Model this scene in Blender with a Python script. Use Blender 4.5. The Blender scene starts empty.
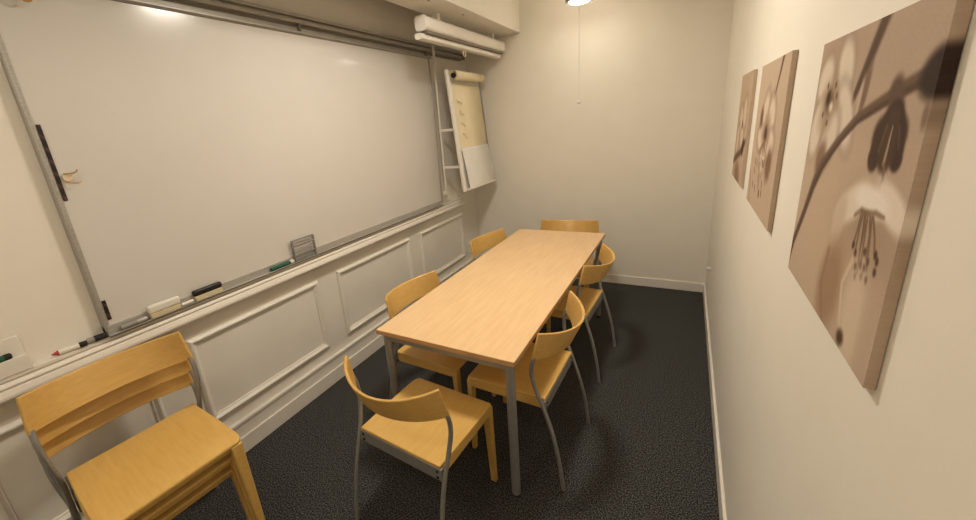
import bpy, bmesh, math, random
import numpy as np
from mathutils import Vector, Matrix
random.seed(3)
scene = bpy.context.scene
COL = scene.collection
R = math.radians
W, L, H = 2.287, 3.854, 2.85        # room: x from the panelled wall, y away from the camera
YB = -0.85                           # wall behind the camera

# ------------------------------------------------------------------ materials
def srgb(r, g, b):
    f = lambda c: (c / 255 / 12.92) if c / 255 <= .04045 else ((c / 255 + .055) / 1.055) ** 2.4
    return (f(r), f(g), f(b), 1)

def mat(name, col, rough=.5, metal=0, spec=.5, coat=0):
    m = bpy.data.materials.new(name); m.use_nodes = True
    b = m.node_tree.nodes['Principled BSDF']
    b.inputs['Base Color'].default_value = col
    b.inputs['Roughness'].default_value = rough
    b.inputs['Metallic'].default_value = metal
    b.inputs['Specular IOR Level'].default_value = spec
    b.inputs['Coat Weight'].default_value = coat
    return m

def noise_mat(name, c1, c2, scale, rough=.5, stretch=(1, 1, 1), bump=0, detail=4, lo=.35, hi=.65, metal=0, spec=.5, bscale=None, rotz=0):
    m = mat(name, c1, rough, metal, spec)
    nt = m.node_tree; N = nt.nodes; K = nt.links; b = N['Principled BSDF']
    tc = N.new('ShaderNodeTexCoord'); mp = N.new('ShaderNodeMapping')
    mp.inputs['Scale'].default_value = stretch
    mp.inputs['Rotation'].default_value = (0, 0, rotz)
    K.new(tc.outputs['Object'], mp.inputs['Vector'])
    n = N.new('ShaderNodeTexNoise'); n.inputs['Scale'].default_value = scale; n.inputs['Detail'].default_value = detail
    K.new(mp.outputs['Vector'], n.inputs['Vector'])
    r = N.new('ShaderNodeValToRGB'); r.color_ramp.elements[0].position = lo; r.color_ramp.elements[1].position = hi
    r.color_ramp.elements[0].color = c1; r.color_ramp.elements[1].color = c2
    K.new(n.outputs['Fac'], r.inputs['Fac']); K.new(r.outputs['Color'], b.inputs['Base Color'])
    if bump:
        n2 = n
        if bscale:
            n2 = N.new('ShaderNodeTexNoise'); n2.inputs['Scale'].default_value = bscale; n2.inputs['Detail'].default_value = 3
            K.new(tc.outputs['Object'], n2.inputs['Vector'])
        bp = N.new('ShaderNodeBump'); bp.inputs['Strength'].default_value = bump; bp.inputs['Distance'].default_value = .004
        K.new(n2.outputs['Fac'], bp.inputs['Height']); K.new(bp.outputs['Normal'], b.inputs['Normal'])
    return m

M = {}
M['wall'] = noise_mat('wall_paint', srgb(238, 231, 216), srgb(240, 233, 219), 6, .75, bump=.04, bscale=160)
M['panel'] = noise_mat('panel_paint', srgb(236, 229, 216), srgb(239, 232, 220), 5, .42, bump=.03, bscale=60)
M['ceil'] = noise_mat('ceiling_paint', srgb(236, 230, 218), srgb(238, 232, 221), 5, .8, bump=.04, bscale=140)
M['carpet'] = noise_mat('carpet_wool', srgb(30, 31, 31), srgb(132, 130, 124), 170, .95, bump=.5, detail=3, lo=.44, hi=.80, spec=.15)
M['birch'] = noise_mat('birch_lacquer', srgb(217, 172, 92), srgb(226, 184, 105), 9, .36, stretch=(9, .9, 9), lo=.3, hi=.7)
M['birch_band'] = noise_mat('birch_lacquer_band', srgb(209, 164, 88), srgb(219, 176, 101), 9, .38, stretch=(.9, 6, 9), lo=.3, hi=.7)
M['top'] = noise_mat('beech_tabletop', srgb(229, 190, 140), srgb(238, 202, 154), 7, .38, stretch=(7, .7, 7), lo=.3, hi=.7)
M['top_edge'] = noise_mat('beech_edge', srgb(192, 150, 102), srgb(204, 162, 114), 10, .45, stretch=(1, 1, 8))
M['steel'] = noise_mat('grey_lacquered_steel', srgb(146, 144, 140), srgb(153, 151, 147), 40, .42, metal=.35, bump=.02)
M['bolt'] = mat('dark_bolt', srgb(40, 36, 32), .5, .6)
M['alu'] = noise_mat('brushed_aluminium', srgb(172, 168, 160), srgb(188, 184, 176), 30, .42, stretch=(8, .4, 8), metal=.4)
M['alud'] = mat('dark_groove', srgb(132, 124, 112), .6, .2)
M['board'] = noise_mat('whiteboard_enamel', srgb(214, 209, 200), srgb(216, 211, 203), 3, .16, spec=.5)
M['plastic'] = mat('white_plastic', srgb(232, 226, 214), .4)
M['cream'] = mat('cream_plastic', srgb(226, 208, 176), .5)
M['black'] = mat('black_plastic', srgb(22, 20, 20), .4)
M['green'] = mat('green_plastic', srgb(24, 92, 66), .4)
M['red'] = mat('red_plastic', srgb(176, 62, 44), .4)
M['felt'] = noise_mat('cream_felt', srgb(206, 190, 152), srgb(216, 200, 164), 90, .9, bump=.4)
M['greyplast'] = mat('grey_plastic', srgb(150, 146, 138), .35)
M['kraft'] = noise_mat('yellowed_paper', srgb(230, 216, 178), srgb(236, 222, 188), 8, .8, bump=.05)
M['paper'] = noise_mat('white_paper', srgb(232, 228, 220), srgb(236, 232, 225), 6, .8, bump=.05)
M['ink'] = mat('brown_ink', srgb(176, 154, 116), .7)
M['screen'] = noise_mat('white_enamelled_casing', srgb(236, 230, 218), srgb(239, 233, 222), 8, .38)
M['shade'] = mat('lamp_grey_metal', srgb(150, 142, 128), .4, .5)
M['brass'] = mat('brass_ring', srgb(190, 150, 90), .4, .7)

def stripe_mat():
    m = mat('striped_magnet', srgb(30, 20, 22), .5)
    nt = m.node_tree; N = nt.nodes; K = nt.links
    tc = N.new('ShaderNodeTexCoord'); w = N.new('ShaderNodeTexWave'); w.wave_type = 'BANDS'; w.bands_direction = 'DIAGONAL'
    w.inputs['Scale'].default_value = 14
    r = N.new('ShaderNodeValToRGB'); r.color_ramp.interpolation = 'CONSTANT'
    r.color_ramp.elements[0].color = srgb(26, 16, 18); r.color_ramp.elements[1].position = .8; r.color_ramp.elements[1].color = srgb(84, 50, 42)
    K.new(tc.outputs['Object'], w.inputs['Vector']); K.new(w.outputs['Fac'], r.inputs['Fac'])
    K.new(r.outputs['Color'], N['Principled BSDF'].inputs['Base Color'])
    return m
M['stripe'] = stripe_mat()

LAMP = (1.0, .92, .805)
def emit_mat(name, col, s):
    m = mat(name, (.9, .88, .82, 1), .4)
    b = m.node_tree.nodes['Principled BSDF']
    b.inputs['Emission Color'].default_value = (*col, 1); b.inputs['Emission Strength'].default_value = s
    return m
M['tube'] = emit_mat('lit_diffuser', LAMP, 7)

def print_mat():
    m = mat('canvas_print', (1, 1, 1, 1), .8, spec=.2)
    nt = m.node_tree; N = nt.nodes; K = nt.links; b = N['Principled BSDF']
    a = N.new('ShaderNodeAttribute'); a.attribute_name = 'print'
    K.new(a.outputs['Color'], b.inputs['Base Color'])
    tc = N.new('ShaderNodeTexCoord'); n = N.new('ShaderNodeTexNoise'); n.inputs['Scale'].default_value = 600
    bp = N.new('ShaderNodeBump'); bp.inputs['Strength'].default_value = .15; bp.inputs['Distance'].default_value = .001
    K.new(tc.outputs['Object'], n.inputs['Vector']); K.new(n.outputs['Fac'], bp.inputs['Height']); K.new(bp.outputs['Normal'], b.inputs['Normal'])
    return m
M['print'] = print_mat()

# ------------------------------------------------------------------ mesh helpers
def new(): return bmesh.new()

def box(bm, x0, x1, y0, y1, z0, z1, mx=None):
    vs = [bm.verts.new(Vector((x, y, z)) if mx is None else mx @ Vector((x, y, z)))
          for z in (z0, z1) for y in (y0, y1) for x in (x0, x1)]
    for f in ((0, 2, 3, 1), (4, 5, 7, 6), (0, 1, 5, 4), (2, 6, 7, 3), (0, 4, 6, 2), (1, 3, 7, 5)):
        bm.faces.new([vs[i] for i in f])
    return bm

def rings(bm, rs, caps=True):
    vv = [[bm.verts.new(p) for p in r] for r in rs]
    n = len(rs[0])
    for a, b in zip(vv, vv[1:]):
        for i in range(n):
            bm.faces.new((a[i], a[(i + 1) % n], b[(i + 1) % n], b[i]))
    if caps:
        bm.faces.new(vv[0][::-1]); bm.faces.new(vv[-1])
    return bm

def tube(bm, pts, r, seg=12, smooth=0, ry=None):
    pts = [Vector(p) for p in pts]
    if smooth:
        out = []
        for i in range(len(pts) - 1):
            p0 = pts[max(i - 1, 0)]; p1 = pts[i]; p2 = pts[i + 1]; p3 = pts[min(i + 2, len(pts) - 1)]
            for k in range(smooth):
                t = k / smooth
                out.append(.5 * ((2 * p1) + (p2 - p0) * t + (2 * p0 - 5 * p1 + 4 * p2 - p3) * t * t + (3 * p1 - p0 - 3 * p2 + p3) * t ** 3))
        out.append(pts[-1]); pts = out
    rs = []; up = None
    for i, p in enumerate(pts):
        d = (pts[min(i + 1, len(pts) - 1)] - pts[max(i - 1, 0)]).normalized()
        if up is None:
            up = Vector((0, 0, 1)) if abs(d.z) < .9 else Vector((0, 1, 0))
        a = d.cross(up).normalized(); b = a.cross(d).normalized(); up = b
        rr = r[i] if isinstance(r, (list, tuple)) else r
        rs.append([p + a * (rr * math.cos(2 * math.pi * k / seg)) + b * (rr * math.sin(2 * math.pi * k / seg)) for k in range(seg)])
    return rings(bm, rs)

def obj(name, bm, m, parent=None, bevel=0, smooth=True, segs=2):
    """one mesh object; the bmesh is in world coordinates, or in the parent's when the parent is an Empty being built at the origin"""
    bmesh.ops.recalc_face_normals(bm, faces=bm.faces)
    me = bpy.data.meshes.new(name)
    if parent is not None:
        bm.transform(full(parent).inverted())
    bm.to_mesh(me); bm.free()
    if isinstance(m, (list, tuple)):
        for k in m: me.materials.append(k)
    else: me.materials.append(m)
    o = bpy.data.objects.new(name, me); COL.objects.link(o)
    if parent is not None: o.parent = parent
    if bevel:
        b = o.modifiers.new('bevel', 'BEVEL'); b.width = bevel; b.segments = segs; b.limit_method = 'ANGLE'; b.angle_limit = R(40)
    if smooth:
        for p in me.polygons: p.use_smooth = True
        me.set_sharp_from_angle(angle=R(38))
    return o

def full(o):
    m = o.matrix_basis.copy()
    while o.parent is not None:
        o = o.parent; m = o.matrix_basis @ m
    return m

def tag(o, label, cat, group=None):
    o['label'] = label; o['category'] = cat
    if group: o['group'] = group
    return o

def thing(name, label, cat, loc=(0, 0, 0), rz=0, group=None):
    o = bpy.data.objects.new(name, None); COL.objects.link(o)
    o.empty_display_size = .1
    o.location = loc; o.rotation_euler = (0, 0, rz)
    return tag(o, label, cat, group)

def struct(name, bm, m, bevel=0, parent=None, smooth=False):
    o = obj(name, bm, m, parent, bevel, smooth)
    if parent is None: o['kind'] = 'structure'
    return o

def dup(root, loc, rz, label):
    r = root.copy(); COL.objects.link(r)
    r.location = loc; r.rotation_euler = (0, 0, rz); r['label'] = label
    for ch in root.children:
        c = ch.copy(); COL.objects.link(c); c.parent = r
        for g in ch.children:
            d = g.copy(); COL.objects.link(d); d.parent = c
    return r

# ------------------------------------------------------------------ the room
T = .1
struct('floor', box(new(), -T, W + T, YB - T, L + T, -T, 0), M['carpet'])
struct('ceiling', box(new(), -T, W + T, YB - T, L + T, H, H + T), M['ceil'])
struct('wall_left', box(new(), -T, 0, YB, L, 0, H), M['panel'])
struct('wall_right', box(new(), W, W + T, YB, L, 0, H), M['wall'])
struct('wall_back', box(new(), -T, W + T, L, L + T, 0, H), M['wall'])
struct('wall_front', box(new(), -T, W + T, YB - T, YB, 0, H), M['wall'])
# boxed-in beam along the panelled wall, open behind
bk = struct('ceiling_bulkhead', box(new(), .335, .61, YB, L, 2.468, H), M['panel'], .004)
for y in (2.36, 2.84):
    b = new(); tube(b, [(.53, y, 2.4685), (.53, y, 2.465)], .009, 14)
    struct('screw_cap', b, M['greyplast'], parent=bk)

# baseboards
b = new()
box(b, 0, .018, YB, L, 0, .19); box(b, .018, .030, YB, L, 0, .10)
box(b, 0, .026, YB, L, .175, .195)
struct('baseboard_left', b, M['panel'], .004)
b = new(); box(b, .03, W - .012, L - .013, L, 0, .086)
struct('baseboard_back', b, M['panel'], .003)
b = new(); box(b, W - .013, W, YB, L, 0, .086)
struct('baseboard_right', b, M['panel'], .003)

# chair rail: a flat ledge, a seam, and a sloping moulding below it
b = new()
prof = [(0, .948), (.046, .948), (.046, .934), (.037, .934), (.037, .929), (.048, .928), (.054, .920), (.057, .914), (.047, .912), (.047, .907), (.060, .905), (.067, .886), (.067, .876), (.060, .868), (.046, .864), (.040, .854), (0, .852)]
rings(b, [[Vector((x, y, z)) for x, z in prof] for y in (YB, 3.50)])
struct('trim_1', b, M['panel'], .0015)
# raised panel mouldings, mitred at the corners
def moulding(name, y0, y1, z0=.275, z1=.765):
    prof = [(0, 0), (0, .007), (.004, .015), (.011, .021), (.018, .021), (.026, .013), (.030, .009), (.036, .008), (.038, .0)]
    b = new()
    rs = []
    for (w, h) in prof:
        rs.append([b.verts.new((h, y, z)) for y, z in ((y0 + w, z0 + w), (y1 - w, z0 + w), (y1 - w, z1 - w), (y0 + w, z1 - w))])
    for p, q in zip(rs, rs[1:]):
        for k in range(4): b.faces.new((p[k], p[(k + 1) % 4], q[(k + 1) % 4], q[k]))
    struct(name, b, M['panel'])
for k, (a, c) in enumerate([(-.085, .475), (.645, 1.47), (1.645, 2.51), (2.68, 3.49)]):
    moulding('trim_%d' % (k + 2), a, c)

# ------------------------------------------------------------------ whiteboard
Y0, Y1, Z0, Z1 = .368, 3.10, .965, 2.262
wb = thing('whiteboard', 'large white magnetic board in a thin grey metal frame across the panelled wall', 'whiteboard', (.02, (Y0 + Y1) / 2, Z0))
obj('writing_surface', box(new(), .006, .026, Y0 + .01, Y1 - .01, Z0, Z1), M['board'], wb)
for (ya, yb) in ((Y0, Y0 + .019), (Y1 - .022, Y1)):
    b = new(); box(b, .0, .031, ya, yb, Z0 - .004, Z1); box(b, .0, .036, ya + .002, ya + .008, Z0 - .004, Z1)
    obj('side_frame', b, M['alu'], wb, .002)
b = new(); box(b, 0, .032, Y0, Y1, Z0 + .006, Z0 + .022)
obj('bottom_frame', b, M['alu'], wb, .002)
b = new(); box(b, 0.002, .066, Y0, Y1 - .05, .9485, .955); box(b, .0635, .066, Y0, Y1 - .05, .9485, .957); box(b, .0, .036, Y0, Y1 - .05, .9505, .988)
obj('pen_tray', b, M['alu'], wb, .002)

rl = thing('sliding_rail', 'double aluminium track above the whiteboard with a dark end stop', 'rail', (.02, 1.5, 2.26))
b = new(); box(b, 0, .034, YB, 3.12, 2.264, 2.300); box(b, 0, .046, YB, 3.12, 2.268, 2.278)
obj('lower_track', b, M['alu'], rl, .002)
b = new(); box(b, 0, .022, YB, 3.70, 2.300, 2.318)
obj('track_groove', b, M['alud'], rl)
b = new(); box(b, 0, .052, YB, 3.70, 2.318, 2.338); box(b, 0, .030, YB, 3.70, 2.338, 2.352); box(b, 0, .056, YB, 3.70, 2.352, 2.368)
obj('upper_track', b, M['alu'], rl, .002)
obj('end_stop', box(new(), 0, .06, 3.70, 3.735, 2.31, 2.372), M['alud'], rl, .004)
for y in (1.66, 3.02):
    obj('clip', box(new(), .034, .056, y, y + .016, 2.278, 2.318), M['alud'], rl, .002)

for (z0, z1, lab) in ((1.515, 1.795, 'long dark striped magnetic strip on the left edge of the whiteboard'),
                      (1.012, 1.098, 'short dark striped magnetic strip at the whiteboard\'s lower left corner')):
    tag(obj('magnetic_strip', box(new(), .0262, .030, .3895, .4025, z0, z1), M['stripe'], None, .001), lab, 'magnetic strip', 'magnetic strips on the whiteboard')

hk = thing('magnet_hook', 'small cream magnet with two curled hooks on the whiteboard beside the long strip', 'magnet', (.028, .424, 1.60))
b = new(); tube(b, [(.0262, .424, 1.60), (.036, .424, 1.60)], .016, 20); obj('magnet', b, M['cream'], hk, .002)
for s in (-1, 1):
    b = new(); tube(b, [(.033, .414, 1.60 + s * .014), (.044, .430, 1.60 + s * .018 - .004), (.048, .446, 1.60 + s * .020 - .004), (.044, .455, 1.60 + s * .022 + .003)], .0024, 8, 5)
    obj('hook', b, M['brass'], hk)
for y, lab in ((.43, 'tan wire hook hanging from the rail, left of the pair at the picture corner'), (.475, 'tan wire hook hanging from the rail, right of the pair at the picture corner')):
    b = new()
    tube(b, [(.05, y, 2.268), (.062, y, 2.235)] + [(.062, y + .018 * math.sin(t), 2.216 + .018 * math.cos(t)) for t in [k * .5 for k in range(0, 11)]], .0035, 8)
    tag(obj('wire_hook', b, M['brass']), lab, 'hook', 'hooks on the rail')

# things lying on the tray and ledge
def pen(name, y, length, x, z, mb, mc, label, tilt=0, group='markers on the ledge', tip=None, k=1.0, cap=.6):
    t = thing(name, label, 'marker', (x, y, z), 0, group)
    d = Vector((math.sin(tilt), math.cos(tilt), 0))
    p = lambda s: Vector((x, y, z + .0094 * k)) + d * (s * length)
    b = new(); tube(b, [p(0), p(.02), p(cap), p(cap + .02)], [.006 * k, .0085 * k, .0085 * k, .006 * k], 14); obj('barrel', b, mb, t)
    b = new(); tube(b, [p(cap), p(cap + .01), p(.97), p(1)], [.007 * k, .0093 * k, .0089 * k, .006 * k], 14); obj('cap', b, mc, t)
    if tip:
        b = new(); tube(b, [p(-.22), p(-.02), p(.02)], [.002 * k, .0075 * k, .0085 * k], 12); obj('end_plug', b, tip, t)
    return t
ZL = .9483; ZT = .9553
pen('marker', .215, .085, .034, ZL, M['plastic'], M['black'], 'white marker with a red end and black cap on the ledge', tilt=.15, tip=M['red'], k=1.25, cap=.72)
pen('marker', .300, .068, .040, ZL, M['greyplast'], M['black'], 'grey marker with a dark oval cap below the whiteboard\'s lower left corner', tilt=.1, k=1.4, cap=.35)
pen('marker', .412, .100, .0490, ZT, M['greyplast'], M['alu'], 'grey marker in the tray, nearest the left frame', tilt=0, k=1.25)
pen('marker', 1.140, .160, .0490, ZT, M['green'], M['plastic'], 'dark green marker with a white end beside the wire rack', k=1.3, cap=.82)
pen('marker', .655, .055, .050, ZT, M['plastic'], M['plastic'], 'short white marker lying between the two board erasers')
er = thing('board_eraser', 'white board eraser at the left of the tray', 'eraser', (.052, .61, ZT), 0, 'board erasers on the tray')
obj('felt_pad', box(new(), .0365, .0615, .525, .650, ZT, ZT + .022), M['felt'], er, .003)
# (the marker above sits to the right of it)
obj('grip', box(new(), .0365, .0615, .522, .653, ZT + .022, ZT + .060), M['plastic'], er, .009, segs=3)
er2 = thing('board_eraser', 'black topped board eraser with a cream felt pad in the tray', 'eraser', (.052, .79, ZT), 0, 'board erasers on the tray')
obj('felt_pad', box(new(), .0365, .0615, .718, .850, ZT, ZT + .024), M['felt'], er2, .003)
obj('grip', box(new(), .0365, .0615, .712, .855, ZT + .024, ZT + .054), M['black'], er2, .010, segs=3)

rk = thing('wire_rack', 'small grey wire rack standing in the whiteboard tray', 'rack', (.05, 1.41, ZT))
b = new()
for x in (.0435, .0570):
    tube(b, [(x, 1.310, ZT + .004), (x, 1.310, 1.084), (x, 1.470, 1.084), (x, 1.470, ZT + .004)], .0045, 8)
for y in (1.310, 1.470):
    for z in (ZT + .004, 1.084): tube(b, [(.0435, y, z), (.0570, y, z)], .0045, 8)
obj('frame', b, M['steel'], rk)
for k in range(5):
    b = new(); z = ZT + .016 + k * .0205
    tube(b, [(.0570, 1.310, z), (.0570, 1.470, z)], .0036, 8); obj('wire', b, M['steel'], rk)

mh = thing('marker_holder', 'white marker holder with a back plate on the ledge at the left edge', 'holder', (.03, .03, ZL))
b = new(); box(b, .004, .012, -.10, .14, ZL, 1.072); obj('back_plate', b, M['plastic'], mh, .002)
b = new(); box(b, .012, .05, -.10, .14, ZL, ZL + .052); box(b, .044, .05, -.10, .14, ZL + .05, ZL + .058); obj('trough', b, M['plastic'], mh, .002)
pen('marker', -.04, .145, .029, ZL + .0523, M['green'], M['black'], 'green marker with a black cap in the white holder', k=1.3, cap=.86)

# ------------------------------------------------------------------ flipchart hung on the rail
fc = thing('flipchart', 'hanging flipchart with a curled yellowed sheet over white paper near the room corner', 'flipchart', (.24, 3.42, 1.08))
fa = Vector((.205, 0, 2.125)); fb = Vector((.295, 0, 1.085)); fd = (fb - fa).normalized(); fl = (fb - fa).length
fn = Vector((-fd.z, 0, fd.x)); fn = fn if fn.x > 0 else -fn
FY0, FY1 = 3.07, 3.715
def FP(y, t, o): return Vector((fa.x, y, fa.z)) + fd * t + fn * o + Vector((0, 0, 0))
def fbox(bm, y0, y1, t0, t1, o0, o1):
    vs = [bm.verts.new(FP(y, t, o)) for o in (o0, o1) for t in (t0, t1) for y in (y0, y1)]
    for f in ((0, 2, 3, 1), (4, 5, 7, 6), (0, 1, 5, 4), (2, 6, 7, 3), (0, 4, 6, 2), (1, 3, 7, 5)): bm.faces.new([vs[i] for i in f])
    return bm
obj('backboard', fbox(new(), FY0 + .02, FY1 - .01, 0, fl, -.022, -.004), M['plastic'], fc, .003)
b = new(); tube(b, [FP(FY0 + .012, -.02, 0), FP(FY0 + .012, fl + .01, 0)], .022, 14); obj('side_rail', b, M['plastic'], fc)
b = new(); tube(b, [FP(FY1, .0, 0), FP(FY1, fl, 0)], .008, 12); obj('side_rail', b, M['greyplast'], fc)
# curled sheet at the top
b = new(); rr = []
for k in range(22):
    a = -1.2 + k * .36; r = .047 - k * .0009
    rr.append((a, r))
cen = (.034, .050)
prev = None
for a, r in rr:
    c = [b.verts.new(FP(y, cen[0] - r * math.cos(a), cen[1] + r * math.sin(a) - .0)) for y in (FY0 + .028, FY1 - .05)]
    if prev: b.faces.new((prev[0], prev[1], c[1], c[0]))
    prev = c
ro = obj('rolled_sheet', b, M['kraft'], fc); s = ro.modifiers.new('solid', 'SOLIDIFY'); s.thickness = .0015
b = new()
for y in (FY0 + .027,):
    tube(b, [FP(y, .034, .050), FP(y + .012, .034, .050)], .022, 18)
obj('roll_core', b, M['bolt'], fc)
b = new(); box_n = 24
prev = None
for k in range(box_n + 1):
    t = .09 + k / box_n * .60
    c = [b.verts.new(FP(y, t, .006 + .004 * math.sin(k * .5) * (k / box_n))) for y in (FY0 + .045, FY1 - .03)]
    if prev: b.faces.new((prev[0], prev[1], c[1], c[0]))
    prev = c
ks = obj('yellowed_sheet', b, M['kraft'], fc); s = ks.modifiers.new('solid', 'SOLIDIFY'); s.thickness = .0015
for (y, t, seed) in ((3.17, .24, 1), (3.18, .34, 2), (3.17, .44, 3), (3.18, .54, 4)):
    rnd = random.Random(seed); b = new(); pts = []
    for k in range(9): pts.append(FP(y + k * .011, t + rnd.uniform(-.02, .02) + k * .003, .0125))
    tube(b, pts, .0018, 6, 3); obj('ink_scribble', b, M['ink'], fc)
b = new(); prev = None
for k in range(21):
    t = .66 + k / 20 * (fl - .66)
    u = k / 20
    c = [b.verts.new(FP(y + (.02 * u * u if j == 2 else 0), t, .010 + .010 * math.sin(u * 3.1) + .028 * u * u + (.010 * (1 - u) if j == 1 else 0))) for j, y in enumerate((FY0 + .055, (FY0 + FY1) / 2, FY1 - .015))]
    if prev:
        for j in range(2): b.faces.new((prev[j], prev[j + 1], c[j + 1], c[j]))
    prev = c
ws = obj('white_sheet', b, M['paper'], fc); s = ws.modifiers.new('solid', 'SOLIDIFY'); s.thickness = .0015
obj('bottom_ledge', fbox(new(), FY0 + .04, FY1, fl - .01, fl + .008, -.02, .045), M['plastic'], fc, .003)
# hanger between rail and board
b = new(); box(b, .060, .078, 3.105, 3.125, 1.06, 2.385); box(b, .02, .078, 3.105, 3.125, 2.369, 2.385)
obj('hanger_post', b, M['plastic'], fc, .003)
b = new(); box(b, .045, .085, 3.09, 3.14, 1.04, 1.075); obj('post_foot', b, M['plastic'], fc, .003)
for z in (1.64, 1.30):
    t = (fa.z - z) / -fd.z
    p = FP(3.115, t, -.01)
    b = new(); box(b, .07, p.x, 3.106, 3.124, z - .012, z + .012); obj('hanger_arm', b, M['plastic'], fc, .003)

# ------------------------------------------------------------------ roll-up projection screen under the beam
ps = thing('projection_screen', 'white roll up projection screen casing under the beam above the flipchart', 'projection screen', (.41, 3.1, 2.29))
SY0, SY1 = 2.41, 3.80
def profile(bm, pts, y0, y1, dx=0):
    rings(bm, [[Vector((x + d, y, z)) for (x, z) in pts] for y, d in ((y0, 0), (y1, dx))])
    return bm
def roundpts(cx, cz, hx, hz, r, n=5):
    out = []
    for (sx, sz, a0) in ((1, 1, 0), (-1, 1, 90), (-1, -1, 180), (1, -1, 270)):
        for k in range(n):
            a = R(a0 + 90 * k / (n - 1)); out.append((cx + sx * (hx - r) + r * math.cos(a), cz + sz * (hz - r) + r * math.sin(a)))
    return out
b = profile(new(), roundpts(.415, 2.366, .045, .046, .022), SY0 + .02, SY1 - .02, .012); obj('casing', b, M['screen'], ps)
for (y, d) in ((SY0, 0), (SY1 - .02, .012)):
    b = profile(new(), roundpts(.415 + d, 2.366, .048, .049, .024), y, y + .02); obj('end_cap', b, M['plastic'], ps, .002)
b = profile(new(), roundpts(.415, 2.312, .030, .012, .004), SY0 + .03, SY1 - .03, .012); obj('slot', b, M['alud'], ps)
b = profile(new(), roundpts(.395, 2.285, .030, .019, .012), SY0 - .01, SY1 - .04, .012); obj('weight_bar', b, M['screen'], ps)
b = new(); tube(b, [(.405, 3.06 + .024 * math.cos(k * .4), 2.243 + .026 * math.sin(k * .4)) for k in range(17)], .005, 8); obj('pull_ring', b, M['cream'], ps)
for y in (2.62, 3.6):
    obj('bracket', box(new(), .385, .43, y, y + .05, 2.40, 2.468), M['plastic'], ps, .002)

# ------------------------------------------------------------------ pendant lamps over the table, and an added fill one behind the camera
def pendant(x, y, z, label, g=1.0):
    """z is the rim; a spun grey shade round a lit diffuser"""
    t = thing('pendant_lamp', label, 'lamp', (x, y, z), 0, 'pendant lamps over the table')
    def lathe(bm, prof, n=40):
        rs = [[Vector((x + g * r * math.cos(2 * math.pi * k / n), y + g * r * math.sin(2 * math.pi * k / n), z + h)) for k in range(n)] for r, h in prof]
        return rings(bm, rs, False)
    b = lathe(new(), [(.082, 0), (.086, .002), (.088, .02), (.082, .06), (.060, .095), (.022, .115), (.012, .15), (.0005, .15)])
    so = obj('shade', b, M['shade'], t); m = so.modifiers.new('solid', 'SOLIDIFY'); m.thickness = .003; m.offset = -1
    b = lathe(new(), [(.0005, -.014), (.030, -.012), (.055, -.004), (.068, .012), (.060, .03), (.0005, .034)])
    obj('diffuser', b, M['tube'], t)
    b = new(); tube(b, [(x, y, z + .145), (x, y, H - .03)], .003, 8); obj('cable', b, M['shade'], t)
    b = new(); tube(b, [(x, y, H - .04), (x, y, H)], [.02, .04], 24); obj('ceiling_cup', b, M['shade'], t)
    return t
LX = 1.20
FX, FY, FZ = 1.262, 3.42, 2.505
pl = pendant(FX, FY, FZ, 'grey pendant lamp with a pull cord at the top of the picture', 1.25)
b = new(); tube(b, [(FX + .018, FY - .1025, FZ + .01), (FX + .020, FY - .105, FZ - .2), (FX + .018, FY - .105, 1.765)], .0030, 6); co = obj('pull_cord', b, M['plastic'], pl)
b = new(); q = (FX + .018, FY - .105); tube(b, [(*q, 1.776), (*q, 1.772), (*q, 1.765), (*q, 1.757), (*q, 1.750), (*q, 1.745)], [.003, .009, .015, .016, .011, .004], 16); obj('cord_knob', b, M['plastic'], co)
NX, NY, NZ = 1.20, 1.60, 2.69
pendant(NX, NY, NZ, 'grey pendant lamp above the near end of the table', 2.4)
BX, BY, BZ = 1.15, -.42, 2.60
pendant(BX, BY, BZ, 'unseen grey pendant added as fill light behind the camera', 2.4)  # unseen lamp, added to bring fill light from the camera side

# ------------------------------------------------------------------ wall knob low on the right wall
b = new(); tube(b, [(W, 3.385, .40), (W - .022, 3.385, .40), (W - .03, 3.385, .40)], [.013, .016, .010], 18)
tag(obj('wall_knob', b, M['plastic']), 'small white round knob low on the right wall near the far corner', 'knob')

# ------------------------------------------------------------------ table
TX0, TX1, TY0, TY1, TZ = .803, 1.531, 1.135, 3.100, .73
tb = thing('meeting_table', 'long light beech meeting table on grey metal legs', 'table', ((TX0 + TX1) / 2, (TY0 + TY1) / 2, 0), R(-.6))
def trot(bm):
    c = Vector(((TX0 + TX1) / 2, (TY0 + TY1) / 2, 0))
    bm.transform(Matrix.Translation(c) @ Matrix.Rotation(R(-.6), 4, 'Z') @ Matrix.Translation(-c)); return bm
obj('tabletop', trot(box(new(), TX0 + .0015, TX1 - .0015, TY0 + .0015, TY1 - .0015, TZ - .022, TZ)), M['top'], tb, .0012)
b = new()
box(b, TX0, TX1, TY0, TY0 + .0025, TZ - .0225, TZ - .0012); box(b, TX0, TX1, TY1 - .0025, TY1, TZ - .0225, TZ - .0012)
box(b, TX0, TX0 + .0025, TY0, TY1, TZ - .0225, TZ - .0012); box(b, TX1 - .0025, TX1, TY0, TY1, TZ - .0225, TZ - .0012)
obj('edge_band', trot(b), M['top_edge'], tb)
b = new(); e = .022
box(b, TX0 + e, TX1 - e, TY0 + e, TY0 + e + .025, .668, .7075); box(b, TX0 + e, TX1 - e, TY1 - e - .025, TY1 - e, .668, .7075)
box(b, TX0 + e, TX0 + e + .025, TY0 + e + .025, TY1 - e - .025, .668, .7075); box(b, TX1 - e - .025, TX1 - e, TY0 + e + .025, TY1 - e - .025, .668, .7075)
obj('frame', trot(b), M['steel'], tb, .002)
for x in (TX0 + .037, TX1 - .037):
    for y in (TY0 + .037, TY1 - .037):
        b = new(); tube(b, [(x, y, .012), (x, y, .7075)], .0205, 20)
        lg = obj('leg', trot(b), M['steel'], tb)
        b = new(); tube(b, [(x, y, 0), (x, y, .014)], .018, 18); obj('foot_cap', trot(b), M['black'], lg)

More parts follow.
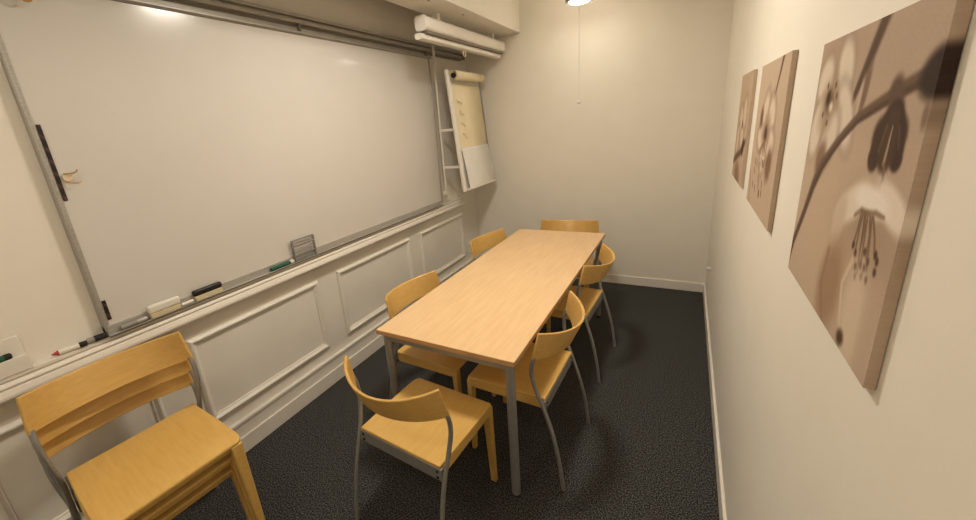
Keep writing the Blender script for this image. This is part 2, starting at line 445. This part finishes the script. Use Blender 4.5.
# ------------------------------------------------------------------ chairs
def make_chair():
    t = thing('chair', '', 'chair', (0, 0, 0), 0, 'birch chairs with grey tube rear legs')
    HW, HD, r = .216, .210, .026
    n = 18
    def hw(y):
        w = HW - .006 * max(0, -y) / HD
        if y > HD - r:
            q = y - (HD - r); w -= r - math.sqrt(max(r * r - q * q, 0))
        return w
    def zz(x, y):
        z = .450 - .006 * (1 - (x / HW) ** 2) * max(0, 1 - ((y + .02) / .2) ** 2)
        if y > .14: z -= .010 * ((y - .14) / .07) ** 2
        return z
    ys = [-.197 + (HD + .197) * k / n for k in range(n)] + [HD - .02, HD - .01, HD - .004, HD - .001]
    ys = sorted(set(round(y, 5) for y in ys))
    b = new(); top = []; bot = []
    for y in ys:
        w = hw(y); rt = []; rb = []
        for k in range(n + 1):
            x = -w + 2 * w * k / n
            z = zz(x, y); rt.append(b.verts.new((x, y, z))); rb.append(b.verts.new((x, y, z - .013)))
        top.append(rt); bot.append(rb)
    for i in range(len(ys) - 1):
        for k in range(n):
            b.faces.new((top[i][k], top[i][k + 1], top[i + 1][k + 1], top[i + 1][k]))
            b.faces.new((bot[i][k], bot[i + 1][k], bot[i + 1][k + 1], bot[i][k + 1]))
        for k in (0, n):
            b.faces.new((top[i][k], top[i + 1][k], bot[i + 1][k], bot[i][k]))
    for i in (0, len(ys) - 1):
        for k in range(n): b.faces.new((top[i][k], top[i][k + 1], bot[i][k + 1], bot[i][k]))
    obj('seat', b, M['birch'], t, .003)
    b = new()
    for s in (-1, 1):
        box(b, min(s * .190, s * .212), max(s * .190, s * .212), -.184, .180, .394, .4355)
    box(b, -.190, .190, .160, .182, .394, .4275)
    obj('seat_frame', b, M['birch'], t, .003)
    for s in (-1, 1):
        b = new(); rs = []
        for (z, w, d) in ((0, .028, .022), (.22, .034, .026), (.394, .041, .0285), (.428, .041, .0285)):
            xo = .2125; y1 = .2105 + (.004 if z == 0 else .002 if z == .22 else 0)
            rs.append([Vector((s * q[0], q[1], z)) for q in ((xo - w, y1 - d), (xo, y1 - d), (xo, y1), (xo - w, y1))])
        rings(b, rs); obj('front_leg', b, M['birch'], t, .004)
    # backrest: bent band, slightly reclined, ends rounded
    b = new(); HWB, SAG = .251, .097; RR = (HWB ** 2 + SAG ** 2) / (2 * SAG); A = math.asin(HWB / RR)
    ne, nh = 28, 5
    def P(i, j, o):
        u = -1 + 2 * i / ne; v = j / nh
        a = u * (A - .045 * v)
        z = .662 + .128 * v - (.022 + .010 * v) * (1 - u * u)
        rad = RR + o
        cy = -.155 - SAG + RR - (.018 + .034 * (1 - u * u)) * v
        return Vector((rad * math.sin(a), cy - rad * math.cos(a), z))
    F = [[b.verts.new(P(i, j, -.0065)) for j in range(nh + 1)] for i in range(ne + 1)]
    B = [[b.verts.new(P(i, j, .0065)) for j in range(nh + 1)] for i in range(ne + 1)]
    for i in range(ne):
        for j in range(nh):
            b.faces.new((F[i][j], F[i + 1][j], F[i + 1][j + 1], F[i][j + 1])); b.faces.new((B[i][j], B[i][j + 1], B[i + 1][j + 1], B[i + 1][j]))
        for j in (0, nh): b.faces.new((F[i][j], F[i + 1][j], B[i + 1][j], B[i][j]))
    for i in (0, ne):
        for j in range(nh): b.faces.new((F[i][j], F[i][j + 1], B[i][j + 1], B[i][j]))
    obj('backrest', b, M['birch_band'], t, .004)
    for s in (-1, 1):
        b = new()
        tube(b, [(s * .241, -.164, .672), (s * .243, -.152, .63), (s * .241, -.150, .57), (s * .233, -.170, .48), (s * .228, -.200, .395),
                 (s * .230, -.236, .28), (s * .235, -.266, .14), (s * .238, -.284, .0)], .0092, 12, 5)
        obj('rear_leg', b, M['steel'], t)
    b = new(); box(b, -.217, .217, -.1995, -.185, .382, .4365)
    rr_ = obj('rear_rail', b, M['steel'], t, .002)
    for s in (-1, 1):
        for z in (.395, .422):
            b = new(); tube(b, [(s * .197, -.1992, z), (s * .197, -.2020, z)], .006, 12); obj('bolt', b, M['bolt'], rr_)
    return t

chair0 = make_chair()
spots = [
    (1.150, 1.005, -4, 'birch chair at the near end of the table, its curved back towards the camera'),
    (.900, 1.572, -92, 'birch chair tucked under the table\'s wall side, nearer of the two there'),
    (.893, 2.625, -99, 'birch chair tucked under the table\'s wall side, farther one near the corner'),
    (1.395, 1.530, 88, 'birch chair on the right side of the table, nearer of the two there'),
    (1.402, 2.400, 87, 'birch chair on the right side of the table, farther of the two there'),
    (1.228, 3.075, 185, 'birch chair at the far end of the table facing the camera'),
]
for i, (x, y, a, lab) in enumerate(spots):
    if i == 0:
        chair0.location = (x, y, 0); chair0.rotation_euler = (0, 0, R(a)); chair0['label'] = lab
    else:
        dup(chair0, (x, y, 0), R(a), lab)
for k, lab in enumerate(('birch chair lowest of the stack of three by the panelled wall', 'birch chair in the middle of the stack of three by the panelled wall',
                         'birch chair on top of the stack of three by the panelled wall')):
    c = dup(chair0, (.376 + .036 * k, .279 - .003 * k, .075 * k), R(-94.5), lab); c['group'] = 'birch chairs stacked by the wall'

# ------------------------------------------------------------------ canvases on the right wall
def sm(x): x = np.clip(x, 0, 1); return x * x * (3 - 2 * x)
class Paint:
    def __init__(s, U, V, base): s.U, s.V = U, V; s.c = np.zeros(U.shape + (3,)); s.c[:] = base
    def mix(s, a, col): s.c += (np.array(col, float) - s.c) * a[..., None]
    def ell(s, u, v, ru, rv, ang, col, soft=.3, al=1):
        a = math.radians(ang); du, dv = s.U - u, s.V - v
        x = (du * math.cos(a) + dv * math.sin(a)) / ru; y = (-du * math.sin(a) + dv * math.cos(a)) / rv
        s.mix(al * sm((1 + soft - np.sqrt(x * x + y * y)) / (2 * soft)), col)
    def line(s, pts, w, col, soft=.5, al=1):
        d = np.full(s.U.shape, 9.); n = len(pts) - 1
        for i in range(n):
            (u0, v0), (u1, v1) = pts[i], pts[i + 1]
            w0, w1 = (w[i], w[i + 1]) if isinstance(w, (list, tuple)) else (w, w)
            L2 = (u1 - u0) ** 2 + (v1 - v0) ** 2
            t = np.clip(((s.U - u0) * (u1 - u0) + (s.V - v0) * (v1 - v0)) / L2, 0, 1)
            d = np.minimum(d, np.hypot(s.U - u0 - t * (u1 - u0), s.V - v0 - t * (v1 - v0)) / (w0 + t * (w1 - w0)))
        s.mix(al * sm((1 + soft - d) / (2 * soft)), col)

BG = (196, 170, 144); DK = (104, 80, 62); MD = (156, 126, 100); LT = (226, 206, 184); VD = (66, 48, 36)
def art_big(p):
    p.ell(.75, .15, .5, .3, 0, (184, 158, 134), .8, .7); p.ell(.45, .75, .35, .4, 10, (206, 178, 146), .8, .7); p.ell(.9, .8, .2, .3, 0, (194, 166, 140), .8, .6)
    p.ell(.2, .05, .3, .15, 0, (176, 148, 122), .9, .7)
    p.line([(.64, -.02), (.56, .106), (.50, .19), (.46, .25)], [.032, .028, .020, .012], (98, 74, 58), .55)
    p.line([(.46, .25), (.38, .36)], .014, MD, .8, .5)
    # left blossom: overlapping soft petals round a dark heart
    for (u, v, a, b_, g) in ((.34, .12, .11, .080, 62), (.11, .15, .10, .085, -35), (.42, .28, .14, .072, 50), (.09, .34, .08, .12, 15), (.28, .37, .12, .085, -55)):
        p.ell(u, v, a * 1.15, b_ * 1.15, g, (136, 106, 82), .25, .6); p.ell(u, v, a, b_, g, (228, 210, 188), .35, .95)
        w_ = (.42 * u + .58 * .20, .42 * v + .58 * .235)
        p.ell(w_[0], w_[1], a * .62, b_ * .5, g, (176, 146, 118), .9, .7)
    p.ell(.205, .228, .048, .042, 0, (118, 88, 64), .7, .9); p.ell(.19, .215, .022, .026, 20, (74, 52, 38), .6); p.ell(.24, .25, .022, .018, 0, (232, 214, 190), .7)
    for (u, v) in ((.26, .17), (.29, .21), (.15, .28), (.22, .31), (.16, .17)): p.ell(u, v, .010, .012, 0, (104, 76, 56), .6, .9)
    p.ell(.57, .20, .024, .085, 10, (128, 98, 76), .5, .9); p.ell(.535, .22, .014, .06, 6, (206, 180, 154), .6, .8)
    p.ell(.22, .45, .055, .075, 25, (134, 100, 76), .5, .85)
    # branch
    br = [(1.06, .15), (.98, .185), (.916, .186), (.848, .202), (.727, .234), (.556, .283), (.44, .345), (.362, .395), (.26, .47), (.187, .559), (.112, .699), (.019, .851), (-.02, .97)]
    p.line(br, [.045, .030, .022, .022, .020, .019, .020, .022, .030, .030, .024, .022, .022], (116, 90, 70), .45)
    p.line([(a, b + .012) for a, b in br], [.02, .012, .01, .01, .008, .008, .008, .01, .012, .012, .01, .01, .01], (88, 66, 50), .7, .8)
    p.ell(1.0, .175, .085, .058, -12, (62, 45, 36), .3); p.ell(.985, .27, .016, .03, 0, DK, .6, .6)
    # hanging dark bud: two lobes from one short stalk
    p.line([(.80, .21), (.825, .28)], [.042, .050], (106, 82, 64), .4)
    p.line([(.815, .27), (.768, .335), (.742, .392)], [.040, .064, .040], (80, 58, 45), .25)
    p.line([(.835, .27), (.862, .32), (.885, .378)], [.038, .056, .036], (76, 55, 43), .25)
    p.line([(.822, .28), (.815, .375)], [.035, .050], (86, 64, 49), .3)
    p.line([(.825, .30), (.818, .40)], [.003, .008], (176, 148, 120), .6)
    p.line([(.788, .30), (.768, .37)], .006, (112, 88, 70), .8, .7); p.line([(.865, .30), (.885, .35)], .006, (108, 84, 66), .8, .7)
    # lower blossom
    p.line([(.822, .40), (.835, .44), (.815, .48)], .007, (128, 98, 76), .6)
    p.ell(.80, .485, .12, .024, -6, (172, 142, 114), .6, .7)
    p.ell(.80, .60, .24, .12, 0, (168, 138, 110), .8, .55); p.ell(.65, .545, .15, .055, -28, (230, 212, 190), .35); p.ell(.92, .50, .12, .048, 20, (234, 217, 196), .35); p.ell(.79, .512, .12, .044, 0, (242, 229, 212), .35); p.ell(.56, .62, .05, .095, 16, (212, 188, 160), .5)
    p.line([(.69, .575), (.735, .548), (.785, .545)], [.006, .009, .008], (156, 126, 100), .9); p.line([(.785, .545), (.84, .535), (.895, .535)], [.008, .009, .006], (156, 126, 100), .9)
    for k, (u0, u1, v1) in enumerate(((.74, .725, .67), (.755, .755, .70), (.775, .785, .66), (.79, .815, .71), (.805, .84, .67), (.82, .86, .70), (.83, .89, .65), (.765, .80, .73))):
        p.line([(u0, .55), ((u0 + u1) / 2 + .006 * (-1) ** k, .6), (u1, v1)], .0055, (128, 98, 74), .7)
    for (u, v) in ((.757, .68), (.822, .655), (.895, .641), (.778, .717), (.811, .699), (.855, .676), (.911, .655), (.911, .687), (.832, .729), (.869, .726), (.73, .66), (.79, .745), (.84, .70)):
        p.ell(u, v, .0105, .013, 0, (92, 64, 46), .5)
    # big pale petals at the bottom
    p.ell(.58, .86, .11, .17, 12, (164, 128, 96), .5, .85); p.ell(.83, .87, .09, .17, -4, (222, 198, 170), .5, .85); p.ell(.95, .88, .06, .16, 0, (200, 172, 146), .5, .8)
    p.line([(.75, .70), (.70, .80), (.74, .92), (.80, 1.0)], .010, (222, 198, 170), .8, .8); p.line([(.52, .74), (.50, .88), (.58, 1.0)], .012, (158, 124, 96), .9, .8)
    p.ell(.772, .965, .030, .026, -20, (92, 66, 48), .6)
def art_mid(p):
    p.ell(.4, .2, .5, .3, 0, (206, 178, 146), .8, .7); p.ell(.5, .85, .5, .25, 0, (204, 174, 142), .8, .6)
    p.line([(.80, -.02), (.72, .12), (.62, .28)], [.024, .018, .012], (98, 74, 56), .5)
    p.line([(.62, .28), (.56, .42)], .012, MD, .7)
    for (u, v, a, b_, g) in ((.40, .33, .12, .15, 25), (.64, .35, .12, .14, -25), (.32, .50, .15, .09, 10), (.70, .52, .13, .10, -10), (.50, .60, .10, .13, 0)):
        p.ell(u, v, a * 1.15, b_ * 1.15, g, (128, 96, 72), .3, .8); p.ell(u, v, a, b_, g, (226, 204, 178), .4, .95)
        p.ell(.45 * u + .275, .45 * v + .253, a * .5, b_ * .5, g, (168, 134, 104), .9, .8)
    p.ell(.50, .46, .055, .055, 0, (98, 70, 50), .6); p.ell(.74, .64, .09, .10, 20, (128, 92, 66), .5, .9); p.ell(.26, .36, .06, .07, 0, (124, 92, 68), .6)
    rnd = random.Random(5)
    for k in range(16):
        u, v = rnd.uniform(.22, .62), rnd.uniform(.60, .86); p.line([(u, v), (u + .01, v + .035)], .009, (92, 62, 44), .6)
    for k in range(7):
        u = .30 + k * .05; p.line([(.5, .5), (u, .60)], .006, (140, 108, 80), .7)
    p.line([(-.02, .72), (.1, .86), (.14, 1.02)], .015, (160, 122, 92), .8, .7)
def art_far(p):
    p.ell(.5, .3, .5, .4, 0, (196, 164, 130), .8, .7)
    for (u, v, a, b_, g) in ((.38, .42, .16, .13, 20), (.66, .36, .14, .16, -20), (.58, .58, .16, .10, 0), (.22, .62, .12, .15, 20)):
        p.ell(u, v, a * 1.15, b_ * 1.15, g, (128, 96, 72), .3, .8); p.ell(u, v, a, b_, g, (222, 198, 170), .4, .95)
    p.ell(.52, .46, .04, .04, 0, (104, 76, 56), .6)
    p.line([(-.02, .86), (.3, .78), (.62, .72), (.95, .60)], [.03, .04, .035, .03], (116, 84, 62), .5)
    p.ell(.78, .66, .10, .07, -25, (58, 42, 34), .4); p.ell(.5, .95, .25, .12, 10, (150, 112, 84), .6)

def canvas(name, y_left, y_right, z0, z1, art, label, n, depth=.012):
    us = np.linspace(0, 1, n + 1); U, V = np.meshgrid(us, us)
    P = Paint(U, V, BG); art(P)
    rng = np.random.default_rng(2)
    C8 = np.clip(P.c + rng.normal(0, 1.5, P.c.shape[:2])[..., None], 0, 255) / 255
    C8 = C8 * .86 + C8.mean(2, keepdims=True) * .14
    lin = np.where(C8 <= .04045, C8 / 12.92, ((C8 + .055) / 1.055) ** 2.4) * .97
    me = bpy.data.meshes.new(name)
    verts, cols, faces = [], [], []
    xf, xb = W - .001 - depth, W - .001
    for j in range(n + 1):
        for i in range(n + 1):
            verts.append((xf, y_left + (y_right - y_left) * us[i], z1 + (z0 - z1) * us[j])); cols.append(lin[j, i])
    idx = lambda j, i: j * (n + 1) + i
    for j in range(n):
        for i in range(n): faces.append((idx(j, i), idx(j + 1, i), idx(j + 1, i + 1), idx(j, i + 1)))
    ring = [idx(0, i) for i in range(n)] + [idx(j, n) for j in range(n)] + [idx(n, i) for i in range(n, 0, -1)] + [idx(j, 0) for j in range(n, 0, -1)]
    base = len(verts)
    for r in ring:
        v = verts[r]; verts.append((xb, v[1], v[2])); cols.append(cols[r])
    m = len(ring)
    for k in range(m): faces.append((ring[k], ring[(k + 1) % m], base + (k + 1) % m, base + k))
    faces.append([base + k for k in range(m)])
    me.from_pydata(verts, [], faces); me.update()
    at = me.color_attributes.new('print', 'FLOAT_COLOR', 'POINT')
    arr = np.ones((len(verts), 4), np.float32); arr[:, :3] = np.array(cols); at.data.foreach_set('color', arr.ravel())
    bm = bmesh.new(); bm.from_mesh(me); bmesh.ops.recalc_face_normals(bm, faces=bm.faces); bm.to_mesh(me); bm.free()
    me.materials.append(M['print'])
    o = bpy.data.objects.new(name, me); COL.objects.link(o)
    tag(o, label, 'canvas', 'sepia blossom canvases on the right wall')
    return o
canvas('canvas_print', .990, .512, 1.263, 1.734, art_big, 'large nearest sepia canvas of a blossom branch and hanging bud on the right wall', 200)
canvas('canvas_print', 1.805, 1.298, 1.268, 1.757, art_mid, 'middle sepia blossom canvas of the three on the right wall', 120)
canvas('canvas_print', 2.462, 2.040, 1.274, 1.765, art_far, 'farthest sepia blossom canvas, nearest the room corner, on the right wall', 90)

# ------------------------------------------------------------------ light
def area(name, loc, rot, sx, sy, power, col):
    l = bpy.data.lights.new(name, 'AREA'); l.shape = 'RECTANGLE'; l.size = sx; l.size_y = sy; l.energy = power; l.color = col
    o = bpy.data.objects.new(name, l); COL.objects.link(o); o.location = loc; o.rotation_euler = rot
    return o
def disc(name, loc, rot, size, power, col, spread=180):
    o = area(name, loc, rot, size, size, power, col); o.data.shape = 'DISK'; o.data.spread = R(spread); return o
disc('near_lamp_light', (NX, NY, NZ - .018), (0, 0, 0), .32, 25, LAMP)
disc('near_lamp_upfill', (NX, NY, NZ + .155), (R(180), 0, 0), .2, 18, LAMP)  # upward fill added above the closed shade, bounced off the ceiling
disc('rear_fill_light', (BX, BY, BZ - .018), (0, 0, 0), .32, 5, LAMP)  # added fill from behind the camera, softens the chair shadows
disc('rear_fill_bounce', (BX, BY, BZ + .155), (R(180), 0, 0), .2, 4, LAMP)  # added ceiling bounce for the unseen rear fill lamp
disc('far_lamp_light', (FX, FY, FZ - .018), (0, 0, 0), .13, 1.4, LAMP)
disc('far_lamp_upfill', (FX, FY, FZ + .155), (R(180), 0, 0), .1, 4.5, LAMP)  # added upward fill, ceiling bounce to brighten the far end and beam
w = bpy.data.worlds.new('world'); scene.world = w; w.use_nodes = True
w.node_tree.nodes['Background'].inputs['Color'].default_value = (.02, .018, .015, 1)

# ------------------------------------------------------------------ camera
f, ya, pi, ro = 390.0063, .5567, .2851, -.0953
ca, sa, cb, sb, cc, sc = math.cos(ya), math.sin(ya), math.cos(pi), math.sin(pi), math.cos(ro), math.sin(ro)
right = Vector((ca, sa, 0)); f0 = Vector((-sa, ca, 0)); u0 = Vector((0, 0, 1))
fw = f0 * cb - u0 * sb; upv = u0 * cb + f0 * sb
r = right * cc + upv * sc; u = upv * cc - right * sc
cam = bpy.data.cameras.new('camera'); co = bpy.data.objects.new('camera', cam); COL.objects.link(co)
co.matrix_world = Matrix(((r.x, u.x, -fw.x, 2.0507), (r.y, u.y, -fw.y, -.1326), (r.z, u.z, -fw.z, 1.6399), (0, 0, 0, 1)))
cam.sensor_fit = 'HORIZONTAL'; cam.sensor_width = 36; cam.lens = f / 976 * 36
cam.shift_x = 40 / 976; cam.shift_y = -15 / 976; cam.clip_start = .01
scene.camera = co
vs = scene.view_settings
vs.view_transform = 'Standard'; vs.look = 'None'; vs.gamma = 1; vs.use_curve_mapping = False; vs.exposure = 0
